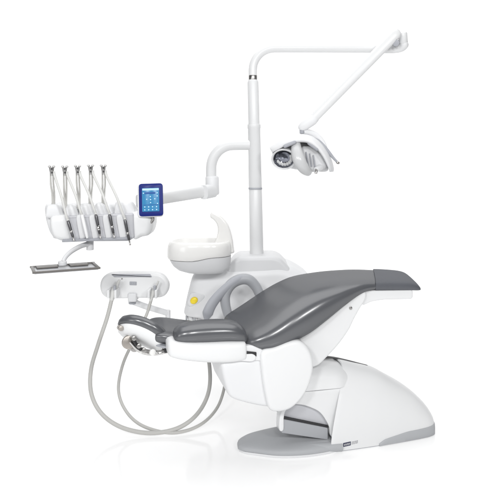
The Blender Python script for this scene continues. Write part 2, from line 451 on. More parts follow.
sh = [((166.5, 344), (166.8, 350), .03), ((167, 341), (168, 353.5), .06), ((171, 338.5), (173, 355.5), .075), ((182, 338), (184, 357.5), .085), ((205, 337.5), (206, 359.5), .088), ((225, 337), (226, 359.5), .088), ((240, 337.5), (240, 358), .08), ((243.5, 340), (243.5, 357), .065), ((244.5, 344), (244.5, 354), .04)]
loft(bm, bolster(sh, -.24, .5, .6)); link('backrest_shell', bm, M['white'], chair, ang=60)
bm = bmesh.new()
pl = sharp_poly([s2(Q(x, y, -.27)) for x, y in [(238, 352.5), (251, 351.8), (254.5, 354), (254, 358), (250, 360), (238, 359)]], .01)
prism(bm, pl, -.305, -.24, .006, SN); link('shell_prong', bm, M['white'], chair)
# wide underside tray of the backrest
bm = bmesh.new()
ub = [((153, 343.5), (154, 346), .12), ((160, 344), (161, 349), .165), ((180, 346.5), (181, 353), .19), ((210, 352), (211, 358), .21), ((240, 355), (241, 361), .21), ((252, 356), (252, 360), .2)]
loft(bm, cushion(ub, .5, .7, dip=0)); link('backrest_tray', bm, M['lightgrey'], chair, ang=60)

# ---- far loop armrest
def CH(px, py, n): return Q(px, py, n)
arm = bpy.data.objects.new('armrest', None)
bm = bmesh.new()
pth = catmull([CH(229, 318, .29), CH(225.5, 305, .30), CH(225.5, 294, .31), CH(231, 284.5, .315), CH(240, 279.5, .32), (CH(249, 280, .315)), CH(256, 287, .31), CH(260.5, 297, .30), CH(263, 306, .29)], 8)
tube(bm, pth, lambda t: .024 + .006 * math.sin(math.pi * t), squash=1.15, up=(0, 1, 0), seg=20)
arm_o = link('armrest', bm, M['midgrey'], chair, ang=60)
bm = bmesh.new()
pth = catmull([CH(206.3, 319, .285), CH(208.5, 311, .285), CH(213, 302.5, .29), CH(220, 294, .295), CH(229, 285.5, .30), CH(238, 279.6, .305), CH(245, 278.2, .31)], 8)
tube(bm, pth, lambda t: .036 * (min(1, t * 6 + .45)) * (1 - .35 * t), squash=.62, up=(1, 0, 0), seg=20, round_ends=True)
link('armrest_blade', bm, M['lightgrey'], arm_o, ang=60)

# ---- headrest
def W2L(p):
    d = Vector(p) - O; return Vector((d.dot(U), d.dot(N), d.z))
def D2L(d): d = Vector(d); return Vector((d.dot(U), d.dot(N), d.z))
hc = P(143.5, 332.5, -.43)
ha = Vector((.915, 0, -.40)).normalized()
hn = Vector((.30, .56, .77)); hn = (hn - ha * hn.dot(ha)).normalized()
hb = hn.cross(ha).normalized()
def head_ring(ra, rb, hgt, seg=48, bend=.0):
    r = []
    for i in range(seg):
        a = 2 * math.pi * i / seg
        x = spow(math.cos(a), .85) * ra; y = spow(math.sin(a), .85) * rb
        r.append(W2L(hc + ha * x + hb * y + hn * (hgt - bend * (x / .15) ** 2)))
    return r
K = .00547
bm = bmesh.new()
loft(bm, [head_ring(.118, .095, -.012, bend=.02), head_ring(.138, .112, -.008, bend=.02), head_ring(.148, .124, .008, bend=.02), head_ring(.150, .127, .022, bend=.02), head_ring(.145, .122, .038, bend=.02), head_ring(.130, .106, .048, bend=.02), head_ring(.10, .08, .05, bend=.02), head_ring(.05, .04, .045, bend=.015)])
link('headrest_pad', bm, M['vinyl'], chair, ang=70)
bm = bmesh.new()
loft(bm, [head_ring(.136, .112, -.006, bend=.02), head_ring(.136, .113, -.016, bend=.02), head_ring(.128, .106, -.032, bend=.02), head_ring(.108, .088, -.046, bend=.018), head_ring(.075, .06, -.055, bend=.01), head_ring(.03, .025, -.058, bend=0)])
link('headrest_shell', bm, M['white'], chair, ang=60)
# articulated chrome mechanism
def pc(px, py, y=-.44): return W2L(P(px, py, y))
mech = None
bm = bmesh.new()
tube(bm, catmull([pc(131, 341, -.48), pc(138, 348.5, -.48), pc(146, 352, -.47), pc(156, 352.6), pc(168, 350.5)], 6), lambda t: .016 - .004 * t, seg=16, squash=1.5)
mech = link('headrest_link', bm, M['chrome'], chair)
bm = bmesh.new()
d = D2L((.35, -.75, .1)).normalized()
c = pc(128.5, 342.2, -.49); cyl(bm, c - d * .012, c + d * .012, .036, seg=28); link('pivot_disc', bm, M['pewter'], mech)
bm = bmesh.new()
c = pc(134.5, 347, -.475); cyl(bm, c - d * .012, c + d * .010, .026, seg=28); link('pivot_disc', bm, M['steel'], mech)
bm = bmesh.new()
for (x, y) in ((133.5, 338), (138.5, 345.5), (143.5, 350)):
    c = pc(x, y, -.52); cyl(bm, c - d * .014, c + d * .018, .0125, seg=18)
link('pivot_pin', bm, M['steel'], mech)
for (x, y, r) in ((141.5, 350.4, .016), (152.5, 352.2, .018)):
    bm = bmesh.new(); c = pc(x, y, -.50); cyl(bm, c - d * .01, c + d * .012, r, seg=22, bev=.4); link('clamp_knob', bm, M['ivory'], mech)
bm = bmesh.new()
tube(bm, [pc(132, 337, -.515), pc(136, 344, -.515), pc(141, 350, -.515)], .008, squash=1.8, seg=14); link('dark_joint', bm, M['dark'], mech)
bm = bmesh.new(); c = pc(120.5, 328, -.50); cyl(bm, c - d * .03, c + d * .022, .014, seg=20); link('tilt_knob', bm, M['pewter'], mech)
bm = bmesh.new(); c = pc(166.5, 350, -.46); cyl(bm, c - U.to_3d() * .0 - Vector((.012, 0, 0)), c + Vector((.02, 0, 0)), .015, seg=20); link('socket', bm, M['dark'], mech)

# ---- maker's badge on the base flank
BN = -.2335
bm = bmesh.new()
q = [Q(x, y, BN) for x, y in [(343.3, 443.3), (350.8, 441.6), (350.8, 445.3), (343.3, 447.0)]]
bn = bm.verts
f = bm.faces.new([bm.verts.new(p) for p in q]); r = bmesh.ops.extrude_face_region(bm, geom=[f]); bmesh.ops.translate(bm, verts=[v for v in r['geom'] if isinstance(v, bmesh.types.BMVert)], vec=(0, .02, 0))
badge = link('badge', bm, M['navy'], chair, smooth=False)
def strokes(name, x0, x1, m, n, cnt, y0, slope, hh):
    bm = bmesh.new(); w = (x1 - x0) / cnt
    for i in range(cnt):
        xa = x0 + i * w; xb = xa + w * .62
        for (xx0, xx1, f0, f1) in ((xa, xa + w * .2, 0, 1), (xb - w * .2, xb, 0, 1), (xa, xb, .0, .22) if i % 2 else (xa, xb, .78, 1)):
            pts = [Q(xx, y0 + slope * (xx - x0) + hh * ff, n) for xx, ff in ((xx0, f0), (xx1, f0), (xx1, f1), (xx0, f1))]
            bm.faces.new([bm.verts.new(p) for p in pts])
    return link(name, bm, m, badge, smooth=False)
strokes('badge_letters', 344.0, 350.4, M['white2'], BN - .001, 6, 444.0, -.23, 2.0)
strokes('badge_lettering', 351.6, 358.2, M['badgegrey'], BN + .0015, 6, 441.7, -.23, 2.9)

# ================================================================== CUSPIDOR UNIT (tower, bowl, column)
uo = P(256, 262, .5); uo.z = 0
L = Local(uo)
unit = thing('cuspidor_unit', 'white rounded water unit with spittoon bowl and tall column behind the chair', 'dental unit', uo)
def XZ(px, py, Y): v = P(px, py, Y) - uo; return Vector((v.x, v.z))
def Yd(p, d): return Vector((p.x, d - uo.y, p.y))
bm = bmesh.new()
pl = catmull([XZ(x, y, .33) for x, y in [(184, 317), (184.5, 306), (188, 290), (192, 277), (199, 270), (212, 268.5), (235, 268), (262, 267), (284, 266), (298, 271), (312, 282), (318, 300), (316, 330), (300, 350), (250, 352), (222, 345), (214, 330), (200, 321)]], 6, True)
prism(bm, pl, .33, .75, .075, Yd, 9, scale=True); link('tower_body', bm, M['white2'], unit, ang=60)
bm = bmesh.new()
pl = sharp_poly([XZ(x, y, .36) for x, y in [(216, 280), (225, 271), (233, 260), (239, 256.6), (274, 256), (281, 258.5), (290, 268), (296, 280)]], .03)
prism(bm, pl, .345, .66, .03, Yd, 6); link('column_plinth', bm, M['bowlgrey'], unit, ang=60)
# front-facing service panel with the yellow button
bm = bmesh.new()
pl = catmull([XZ(x, y, .325) for x, y in [(187, 303), (190, 294), (196, 292.5), (203, 293.5), (205.5, 296.5), (202, 301), (196, 305.5), (190, 307)]], 5, True)
prism(bm, pl, .328, .37, .012, Yd, 4, scale=True); pan = link('service_panel', bm, M['bowlgrey'], unit)
bm = bmesh.new()
c = L(P(194, 300.5, .325)); ellipsoid(bm, c, [Vector((.026, 0, .004)), Vector((0, .012, 0)), Vector((0, 0, .024))]); link('yellow_button', bm, M['yellow'], pan)
# two suction filters hanging below the left edge
for px in (190.5, 199):
    bm = bmesh.new()
    cyl(bm, L(P(px, 315, .40)), L(P(px + .8, 325, .40)), .022, .019, seg=20); link('filter_cap', bm, M['bowlgrey'], unit)
for px in (186.5, 195):
    bm = bmesh.new(); rbox(bm, L(P(px, 319, .385)), (.012, .02, .05), .003)
    link('filter_clip', bm, M['midgrey'], unit)
# connection down to the chair base
bm = bmesh.new()
rbox(bm, L(Vector((.33, .42, .42))), (.16, .2, .42), .02)
link('pedestal', bm, M['white2'], unit)
bm = bmesh.new(); rbox(bm, L(Vector((.36, .2, .28))), (.14, .42, .10), .012); link('mounting_bracket', bm, M['white2'], unit)
# bowl
BY = .27; kb = kk(BY)
def bowl_ring(cx, cy, hw, ratio=.72, wave=0., seg=56):
    c = L(P(cx, cy, BY)); r = []
    for i in range(seg):
        a = 2 * math.pi * i / seg
        x = spow(math.cos(a), .8) * hw * kb; y = spow(math.sin(a), .8) * hw * kb * ratio
        t = min(1, max(0, (x / (hw * kb) + .25) / .75)); t = t * t * (3 - 2 * t)
        r.append(c + Vector((x, y, wave * t * kb)))
    return r
bm = bmesh.new()
loft(bm, [bowl_ring(206, 272, 12), bowl_ring(205, 271.5, 19), bowl_ring(203.5, 269, 25), bowl_ring(202, 265, 28.5), bowl_ring(201, 261, 30, wave=2), bowl_ring(200.5, 258.6, 30.6, wave=3.4), bowl_ring(200.5, 258, 28, wave=3.4)])
link('bowl_base', bm, M['bowlgrey'], unit, ang=60)
bm = bmesh.new()
loft(bm, [bowl_ring(200.5, 258.2, 28, wave=3.4), bowl_ring(199.8, 257.8, 31.2, wave=3.4), bowl_ring(199.6, 256, 31.9, wave=3), bowl_ring(199.6, 250, 32, wave=1), bowl_ring(199.8, 245, 31.6), bowl_ring(200, 242, 30.6), bowl_ring(200, 240.6, 29.4), bowl_ring(200, 240.2, 28.2), bowl_ring(200, 241, 27), bowl_ring(200, 246, 25), bowl_ring(201, 254, 18), bowl_ring(201, 257, 8)])
link('bowl', bm, M['ivory'], unit, ang=60)
# curved splash guard / water spout
bm = bmesh.new()
pl = catmull([XZ(x, y, BY) for x, y in [(232.6, 253), (233.6, 247), (232.2, 237), (228.4, 225), (222.5, 217.2), (217, 213.4), (212.6, 211.6), (210.6, 214), (210.8, 217.4), (214, 219.8), (217, 224), (218, 230), (217, 236), (214.5, 243), (212.5, 252)]], 6, True)
prism(bm, pl, BY - .03, BY + .10, .014, Yd, 5); link('splash_guard', bm, M['ivory'], unit, ang=60)
# column
def col(name, pts, m, par=unit, seg=32):
    b = bmesh.new(); tube(b, [L(P(x, y, .5)) for x, y, r in pts], [r * kk(.5) for x, y, r in pts], seg=seg, up=(1, 0, 0)); return link(name, b, m, par)
cl = col('column', [(256.8, 262, 6.9), (256.6, 250, 6.9), (255.4, 190, 6.6), (255.4, 189, 6.2), (255.3, 188.4, 6.2), (255.3, 187.4, 6.6), (254.1, 129, 6.2), (254.1, 128, 6.6), (254, 126, 6.7), (254, 124.6, 6.6), (254, 124.2, 5.7), (253, 83, 5.6), (252.9, 81, 5.2), (252.9, 80, 4.6)], M['tube'])
col('column_ring', [(255.35, 189.4, 6.75), (255.35, 189.2, 6.95), (255.35, 187.8, 6.95), (255.35, 187.5, 6.75)], M['lightgrey'], cl)

# ================================================================== OPERATING LIGHT
lo = P(252.9, 80, .5); L = Local(lo)
light = thing('operating_light', 'white operating lamp hanging from an angled spring arm at the top of the column', 'operating light', lo)
kl = kk(.5)
bm = bmesh.new()
pth = [P(252.9, 81, .5), P(252.85, 74, .5)]
for i in range(0, 11):
    a = math.pi / 2 * i / 10
    pth.append(P(252.8 + 21.5 * (1 - math.cos(a)), 70 - 21.7 * math.sin(a), .5))
pth += [P(300, 48.3, .5), P(350, 48.4, .5), P(392, 48.5, .5)]
tube(bm, [L(p) for p in pth], 4.25 * kl, seg=28, up=(0, 1, 0)); la = link('fixed_arm', bm, M['tube'], light)
bm = bmesh.new(); cyl(bm, L(P(252.9, 80.3, .5)), L(P(252.9, 75.5, .5)), 4.35 * kl, seg=28, bev=.05); link('swivel_ring', bm, M['steel'], la)
# elbow joint at the far end
bm = bmesh.new()
cyl(bm, L(P(378, 48.4, .5)), L(P(393, 48.5, .5)), 4.9 * kl, seg=24, bev=.25)
add_pts = catmull([P(384, 48.5, .5), P(392, 48.6, .5), P(400, 47.6, .48), P(403.8, 45, .46)], 6)
tube(bm, [L(p) for p in add_pts], 4.7 * kl, seg=20, round_ends=True)
link('elbow_housing', bm, M['tube'], la)
bm = bmesh.new()
cyl(bm, L(P(403.2, 44, .46)), L(P(402.6, 32, .44)), 4.5 * kl, seg=24, bev=.4); link('elbow_cap', bm, M['tube'], la)
bm = bmesh.new(); cyl(bm, L(P(403.1, 42.2, .459)), L(P(403.05, 41.4, .458)), 4.65 * kl, seg=24, bev=.05); link('elbow_groove', bm, M['steel'], la)
# spring arm
YS = .40
A = P(395.5, 34.2, YS); B = P(311, 121, YS)
bm = bmesh.new()
tube(bm, [L(A), L(A.lerp(B, .02)), L(A.lerp(B, .5)), L(A.lerp(B, .98)), L(B)], lambda t: (5.4 - .7 * t) * kk(YS), seg=28, squash=.8, up=(1, 0, 1), power=.72, round_ends=True)
sa = link('spring_arm', bm, M['tube'], light)
bm = bmesh.new(); cyl(bm, L(P(396, 43, .38)), L(P(396, 43, .48)), 3.4 * kk(.4), seg=22, bev=.2); link('arm_pivot', bm, M['lightgrey'], sa)
bm = bmesh.new()
d = (B - A).normalized()
A2 = P(314, 118.5, YS); B2 = P(302.5, 127, YS)
tube(bm, [L(A2), L(A2.lerp(B2, .15)), L(A2.lerp(B2, .85)), L(B2)], [.9 * 5.6 * kk(YS), 5.6 * kk(YS), 5.0 * kk(YS), 4.4 * kk(YS)], seg=24, squash=.8, up=(1, 0, 1), power=.75, round_ends=True)
link('arm_end', bm, M['white2'], sa)
bm = bmesh.new(); cyl(bm, L(P(301.8, 126, YS)), L(P(302.2, 133.5, YS)), 2.6 * kk(YS), seg=20); link('drop_pin', bm, M['lightgrey'], sa)
# yoke: curved bar from the pin down the right side
bm = bmesh.new()
pth = catmull([P(301, 132, YS), P(309, 132.3, YS), P(317, 136.5, YS - .02), P(323, 143.5, YS - .04), P(326, 150, YS - .05)], 7)
tube(bm, [L(p) for p in pth], lambda t: (2.0 + 1.2 * math.sin(math.pi * t)) * kl, squash=.7, seg=18, round_ends=True); yk = link('yoke', bm, M['white2'], light)
bm = bmesh.new()
pth = catmull([P(310, 139, YS - .1), P(318, 141.5, YS - .11), P(326, 149, YS - .12), P(333, 157.5, YS - .12), P(337.5, 162.3, YS - .12)], 7)
tube(bm, [L(p) for p in pth], lambda t: (2.6 - 1.5 * t) * kl, squash=.6, seg=18, round_ends=True); link('handle', bm, M['lightgrey'], yk)
bm = bmesh.new(); c = L(P(337.8, 162.7, YS - .12)); ellipsoid(bm, c, [Vector((.012, 0, -.006)), Vector((0, .01, 0)), Vector((.004, 0, .009))], 14, 8); link('handle_tip', bm, M['steel'], yk)
# lamp head : arched canopy
HY = .33; kh = kk(HY)
def LH(px, py, y=HY): return L(P(px, py, y))
bm = bmesh.new()
arc = [(271.5, 151.5, 4.0), (278, 148, 4.6), (287, 143.2, 5.2), (297, 140.3, 5.6), (307, 140.6, 5.6), (315, 144.8, 5.4), (321.5, 152, 5.0), (326.5, 160.5, 4.6), (329.5, 168.5, 3.6), (330, 172, 2.2)]
ca = catmull([Vector((a, b, c)) for a, b, c in arc], 6)
R = []
for i, p in enumerate(ca):
    a = ca[max(i - 1, 0)]; b = ca[min(i + 1, len(ca) - 1)]
    t = (Vector((b.x - a.x, b.y - a.y))).normalized(); nrm = Vector((t.y, -t.x))
    f = i / (len(ca) - 1); dep = .125 * (math.sin(math.pi * (f * .9 + .05)) ** .5) + .02
    ring = []
    for q in range(28):
        an = 2 * math.pi * q / 28
        y = spow(math.cos(an), .7) * dep; h = spow(math.sin(an), .8) * p.z * .72
        crown = 5.5 * (1 - (y / dep) ** 2) * .35
        ring.append(LH(p.x + nrm.x * (h + crown), p.y + nrm.y * (h + crown), HY + y))
    R.append(ring)
loft(bm, R); hd = link('lamp_housing', bm, M['white2'], light, ang=60)
# side vents in the canopy
for (x0, y0, x1, y1) in ((285, 146.3, 294.5, 142.3), (309, 143.2, 317, 149.2)):
    bm = bmesh.new()
    a = LH(x0, y0, HY - .128); b = LH(x1, y1, HY - .132)
    tube(bm, [a, a.lerp(b, .5), b], .012, squash=.9, seg=14, round_ends=True); link('housing_vent', bm, M['lightgrey'], hd)
# left reflector dish (tilted, with scalloped mirror)
dn = Vector((-.25, -.86, -.44)).normalized()
du = Vector((.90, -.30, .30)); du = (du - dn * du.dot(dn)).normalized(); dv = dn.cross(du)
def dish(px, py, y, rx, ry, name):
    c = LH(px, py, y)
    def rg(f, dpt, wob=0, seg=48): 
        return [c + du * (math.cos(2 * math.pi * i / seg) * rx * f * (1 + wob * math.sin(2 * math.pi * i / seg * 12))) + dv * (math.sin(2 * math.pi * i / seg) * ry * f * (1 + wob * math.sin(2 * math.pi * i / seg * 12))) - dn * dpt for i in range(seg)]
    b = bmesh.new(); loft(b, [rg(.6, .085), rg(.95, .055), rg(1.12, .012), rg(1.16, .0), rg(1.12, -.006), rg(1.0, -.002), rg(.97, .006), rg(.9, .03), rg(.55, .05)])
    d_ = link(name, b, M['white2'], light, ang=60)
    b = bmesh.new(); loft(b, [rg(.93, .004, .025), rg(.8, .022, .02), rg(.55, .036), rg(.25, .042)], (False, True)); link('mirror', b, M['mirror'], d_, ang=20)
    return d_, c
d1, c1 = dish(283.5, 159.6, HY - .08, .074, .066, 'reflector')
for k in range(9):
    a = -2.9 + k * .36; c = c1 - dn * .020 + du * math.cos(a) * .05 + dv * math.sin(a) * .046
    bm = bmesh.new(); ellipsoid(bm, c, [du * .011, dv * .014, dn * .008], 10, 6); link('light_source', bm, M['lens'], d1)
bm = bmesh.new()
pl = catmull([Vector((LH(x, y).x, LH(x, y).z)) for x, y in [(300, 148), (309, 146.5), (317, 150), (323, 158), (326, 166), (321, 170), (312, 172), (303, 170), (299, 160)]], 5, True)
prism(bm, pl, HY - .07, HY + .05, .03, lambda p, d: Vector((p.x, d - lo.y, p.y)), 5, scale=True); link('inner_shell', bm, M['bowlgrey'], light, ang=60)
bm = bmesh.new()
pl = catmull([Vector((LH(x, y).x, LH(x, y).z)) for x, y in [(273, 152), (283, 147), (296, 142), (308, 142), (318, 148), (325, 158), (329, 170), (322, 172), (312, 170), (300, 170), (286, 167), (276, 160)]], 5, True)
prism(bm, pl, HY + .0, HY + .12, .045, lambda p, d: Vector((p.x, d - lo.y, p.y)), 6, scale=True); link('back_shell', bm, M['white2'], light, ang=60)
bm = bmesh.new()
for k in range(3):
    a = LH(306 + k * 3.6, 152 + k * 1.6, HY - .075); b = LH(308.5 + k * 3.2, 166 + k * .4, HY - .08)
    tube(bm, [a, a.lerp(b, .5) + Vector((0, -.008, 0)), b], .0045, seg=10)
link('cooling_ribs', bm, M['lightgrey'], light, ang=60)
# central cover
bm = bmesh.new()
pth = catmull([P(296, 143.5, HY - .09), P(296.8, 152, HY - .125), P(299.5, 161, HY - .14), P(304, 168.5, HY - .125), P(308, 172, HY - .09)], 7)
tube(bm, [L(p) for p in pth], lambda t: (4.3 + 1.9 * math.sin(math.pi * t)) * kh, seg=26, squash=.8, up=(1, 0, 0), round_ends=True); link('centre_cover', bm, M['lens'], light, ang=60)
# joystick knob low on the right
bm = bmesh.new(); cyl(bm, LH(321, 166.5, HY - .05), LH(315.5, 170, HY - .10), .022, .018, seg=20, bev=.3); kn = link('tilt_knob', bm, M['white2'], light)
bm = bmesh.new(); cyl(bm, LH(316.6, 169, HY - .10), LH(315.8, 173.6, HY - .11), .009, seg=14); link('switch', bm, M['steel'], kn)

# ================================================================== INSTRUMENT TABLE
TY = -.12; kt = kk(TY)
to = P(97, 225, TY); L = Local(to)
table = thing('instrument_table', 'white instrument console with whip arms and touch screen on a swing arm', 'instrument table', to)
TT = math.tan(math.radians(20)); TX0 = to.x
def YT(px): q = (px - 250) / F; return (TY - TX0 * TT + q * DIST * TT) / (1 - q * TT)   # the console stands turned by 20 degrees
def PT(px, py, dy=0): return P(px, py, YT(px) + dy)
def TX(px, py, Y=TY): v = L(PT(px, py, Y - TY)); return Vector((v.x, v.z))
def TYd(p, d): return Vector((p.x, d - to.y + TT * p.x, p.y))
# elbow tube from the column
bm = bmesh.new()
pth = [P(250, 144.8, .5), P(238, 144.9, .5), P(233, 145, .5)]
for i in range(0, 11):
    a = math.pi / 2 * i / 10
    pth.append(P(233 - 21.8 * math.sin(a), 145 + 23 * (1 - math.cos(a)), .5))
pth += [P(211.2, 178, .5)]
tube(bm, [L(p) for p in pth], 5.25 * kk(.5), seg=28, up=(0, 1, 0)); eb = link('elbow_tube', bm, M['tube'], table)
bm = bmesh.new()
cyl(bm, L(P(212, 176, .5)), L(P(212.5, 195, .5)), 6.8 * kk(.5), seg=28, bev=.25)
A = P(213, 190.5, .49); B = P(203.5, 192.3, .40)
tube(bm, [L(A), L(A.lerp(B, .5)), L(B)], 7.0 * kk(.45), seg=26, squash=.8, up=(0, 0, 1), power=.75, round_ends=False)
link('swivel_joint', bm, M['white2'], eb, ang=50)
bm = bmesh.new()
A = P(206, 191, .44); B = P(138, 201.5, .05)
tube(bm, [L(A), L(A.lerp(B, .33)), L(A.lerp(B, .66)), L(B)], 6.3 * kk(.25), seg=28, squash=.62, up=(0, 0, 1), power=.7); link('swing_arm', bm, M['tube'], table, ang=50)
# console: back shell
bm = bmesh.new()
pl = catmull([TX(x, y) for x, y in [(43, 212), (43.5, 206), (47, 203.8), (60, 204.5), (80, 204.2), (100, 203.6), (118, 203.2), (127, 204.5), (133, 210), (137, 217), (140, 232), (120, 239), (60, 240), (50, 236), (45, 224)]], 6, True)
prism(bm, pl, TY + .01, TY + .20, .03, TYd, 6, scale=True); link('back_shell', bm, M['white2'], table, ang=50)
# left end
bm = bmesh.new()
pl = catmull([TX(x, y, TY - .1) for x, y in [(47.5, 222), (49, 217), (56, 215.8), (64, 216), (67, 222), (69, 232), (70, 240), (64, 242), (56, 240.5), (51, 236), (48.5, 229)]], 6, True)
prism(bm, pl, TY - .10, TY + .1, .035, TYd, 7, scale=True); link('end_cheek', bm, M['white'], table, ang=50)
bm = bmesh.new()
pl = catmull([TX(x, y, TY - .08) for x, y in [(130, 216), (134, 212), (142, 209.5), (150, 212), (152.5, 219), (151.5, 229), (148, 235.5), (141, 237.5), (132, 239)]], 6, True)
prism(bm, pl, TY - .08, TY + .12, .04, TYd, 7, scale=True); link('end_cheek', bm, M['white'], table, ang=50)
# grey front panel with scalloped rests
bm = bmesh.new()
pl = sharp_poly([TX(x, y, TY - .09) for x, y in [(64.5, 216.5), (133, 213.5), (134, 238), (128, 241.5), (66.5, 242)]], .012)
prism(bm, pl, TY - .085, TY + .05, .012, TYd, 4); fpn = link('front_panel', bm, M['panelgrey'], table)
bm = bmesh.new()
pl = sharp_poly([TX(x, y, TY - .09) for x, y in [(62, 239.5), (131, 236.8), (131, 239.4), (62, 242.3)]], .004)
prism(bm, pl, TY - .105, TY + .04, .004, TYd, 3); link('front_rail', bm, M['lightgrey'], table)
for (x0, x1) in ((75, 81.5), (88, 94.5), (101.5, 108), (115.5, 123)):
    bm = bmesh.new()
    pl = catmull([TX(x, y, TY - .1) for x, y in [(x0, 219), (x0 + 1, 215.6), (x1 - 1.5, 215.2), (x1, 218), (x1 + 3.0, 230), (x1 + 3.5, 237.5), (x1 + 1, 239.4), (x0 + 4.4, 239.8), (x0 + 3, 236), (x0 + 1, 226)]], 4, True)
    prism(bm, pl, TY - .098, TY - .05, .012, TYd, 4, scale=True); link('rest_pad', bm, M['bowlgrey'], table, ang=50)
# upper hood between the whips
for i, (x0, x1, yt) in enumerate(((45, 60, 204.6), (64.5, 76, 205), (78.5, 92.5, 203.8), (94, 105, 202.8), (114, 132, 201.6))):
    bm = bmesh.new()
    pl = catmull([TX(x, y, TY - .03) for x, y in [(x0, yt + 8), (x0 + 1.2, yt + 1.5), (x0 + 4, yt), (x1 - 5, yt), (x1 - 1.2, yt + 2.4), (x1 + 2, yt + 9), (x1 + 3, 218), (x0 + 1.5, 218)]], 5, True)
    prism(bm, pl, TY - .04, TY + .08, .022, TYd, 5, scale=True); link('hood', bm, M['white2'], table, ang=50)
# whip arms with clips
clips = [(51.6, 170), (64.7, 170), (77.5, 169.5), (90.5, 169), (103.3, 169)]
feet = [(53.2, 205.5), (65.2, 206), (78.6, 205), (90.2, 204.5), (103.2, 204)]
hps = [((67.6, 219.5), (74.2, 241)), ((81.8, 214.5), (87.4, 238.3)), ((95.6, 213), (100.6, 238.5)), ((109.4, 213), (114.3, 237.8)), ((124.6, 218), (130.2, 245))]
for (cx_, cy_), (fx, fy) in zip(clips, feet):
    bm = bmesh.new()
    for o_ in (-1.0, 1.4):
        pth = catmull([PT(cx_ + o_, cy_ + 3, -.02), PT(cx_ + o_ * 1.1 + .3, cy_ + 14, -.01), PT(fx + o_ * .8, fy - 10), PT(fx + o_ * .5, fy + 4)], 6)
        tube(bm, [L(p) for p in pth], lambda t: (.8 + .3 * t) * kt, seg=12)
    wa = link('whip_arm', bm, M['hose'], table)
    bm = bmesh.new()
    cyl(bm, L(PT(cx_, cy_ - 3.0, -.03)), L(PT(cx_ + .3, cy_ + 5.4, -.025)), 2.5 * kt, 1.5 * kt, seg=18)
    for ex in (-2.0, 2.1): cyl(bm, L(PT(cx_ + ex, cy_ - 3.4, -.045)), L(PT(cx_ + ex * 1.1, cy_ - 3.4, -.012)), 1.35 * kt, seg=18, bev=.6)
    link('hose_clip', bm, M['clipmetal'], wa)
    bm = bmesh.new()
    cyl(bm, L(PT(cx_, cy_ - 1.2, -.06)), L(PT(cx_, cy_ - 1.2, -.02)), 1.0 * kt, seg=14)
    cyl(bm, L(PT(cx_ + .3, cy_ + 2.6, -.05)), L(PT(cx_ + .3, cy_ + 2.6, -.02)), .9 * kt, seg=14)
    link('roller', bm, M['dark'], wa)
# tray arm (curved bracket below)
bm = bmesh.new()
pth = catmull([PT(90.5, 243, -.01), PT(86, 244.5, -.02), P(80, 246.5, -.22), P(72, 251, -.28), P(66, 256.5, -.33), P(63, 262, -.36)], 7)
tube(bm, [L(p) for p in pth], lambda t: (2.6 - .5 * t) * kt, squash=.9, seg=18); ta = link('tray_arm', bm, M['bowlgrey'], table)
bm = bmesh.new(); cyl(bm, L(PT(90, 239)), L(PT(90, 250)), 3.6 * kt, seg=24); link('arm_hub', bm, M['bowlgrey'], ta)
bm = bmesh.new(); cyl(bm, L(P(62.5, 261, -.36)), L(P(62.5, 265.2, -.36)), 4 * kt, seg=24); link('arm_foot', bm, M['bowlgrey'], ta)
# touch screen
SY = YT(150) - .09
sc = P(150.6, 200, SY); ks = kk(SY)
sx = Vector((1, .08, .03)).normalized(); sz = Vector((-.045, .14, 1)); sz = (sz - sx * sz.dot(sx)).normalized(); sn = sz.cross(sx)  # sn away from viewer
def SC(u, v, w=0): return L(sc + sx * (u * ks) + sz * (v * ks) + sn * w)
def splate(bm, u0, u1, v0, v1, r, w0, w1, rr):
    pl = sharp_poly([Vector(p) for p in ((u0, v0), (u1, v0), (u1, v1), (u0, v1))], r)
    k = rr / ks
    rings = []
    for w, off in ((w0, k), (w0 + rr * .3, k * .3), (w0 + rr, 0), (w1 - rr, 0), (w1, k)):
        rings.append([SC(p.x, p.y, w) for p in (offset_poly(pl, off) if off else pl)])
    loft(bm, rings)
bm = bmesh.new(); splate(bm, -13.0, 12.2, -17.0, 16.8, 3.6, -.004, .028, .006); scr = link('control_screen', bm, M['white2'], table)
bm = bmesh.new(); splate(bm, -11.4, 12.4, -16.2, 16.4, 3.2, -.012, .01, .003); link('bezel', bm, M['blue'], scr)
bm = bmesh.new(); splate(bm, -8.2, 8.7, -11.6, 11.8, .5, -.0145, -.005, .0006); link('display', bm, M['lcd'], scr)
bm = bmesh.new()
splate(bm, -7.8, 8.4, 9.4, 11.4, .4, -.0158, -.01, .0004)
icons = [(-5.6, -7.0), (-1.8, -7.0), (2.0, -7.0), (6.0, -7.0), (-5.6, -9.9), (-1.8, -9.9), (2.0, -9.9), (6.0, -9.9), (0, 3.2), (-3.6, .6), (.2, .2), (4.4, .8), (.2, -2.8), (6.8, 6.8), (6.8, 3.6), (7.0, -3.8), (-6.8, 6.8)]
for (u, v) in icons:
    splate(bm, u - .55, u + .55, v - .55, v + .55, .3, -.0158, -.01, .0003)
link('screen_icons', bm, M['lcdbar'], scr)
bm = bmesh.new()
splate(bm, -5.6, 5.0, 5.8, 7.8, .3, -.0156, -.01, .0003); link('screen_bar', bm, M['lcddark'], scr)
bm = bmesh.new(); splate(bm, -7.4, 8.0, -5.3, -4.8, .1, -.0156, -.01, .0003); link('screen_bar', bm, M['lcddark'], scr)
bm = bmesh.new()
pth = catmull([L(P(152, 214, SY + .03)), L(P(153, 219, SY + .03)), L(P(150.5, 222.5, SY + .04)), L(P(146, 224, SY + .08))], 5)
tube(bm, pth, 1.7 * ks, seg=16, squash=1.2); link('screen_bracket', bm, M['steel'], table)

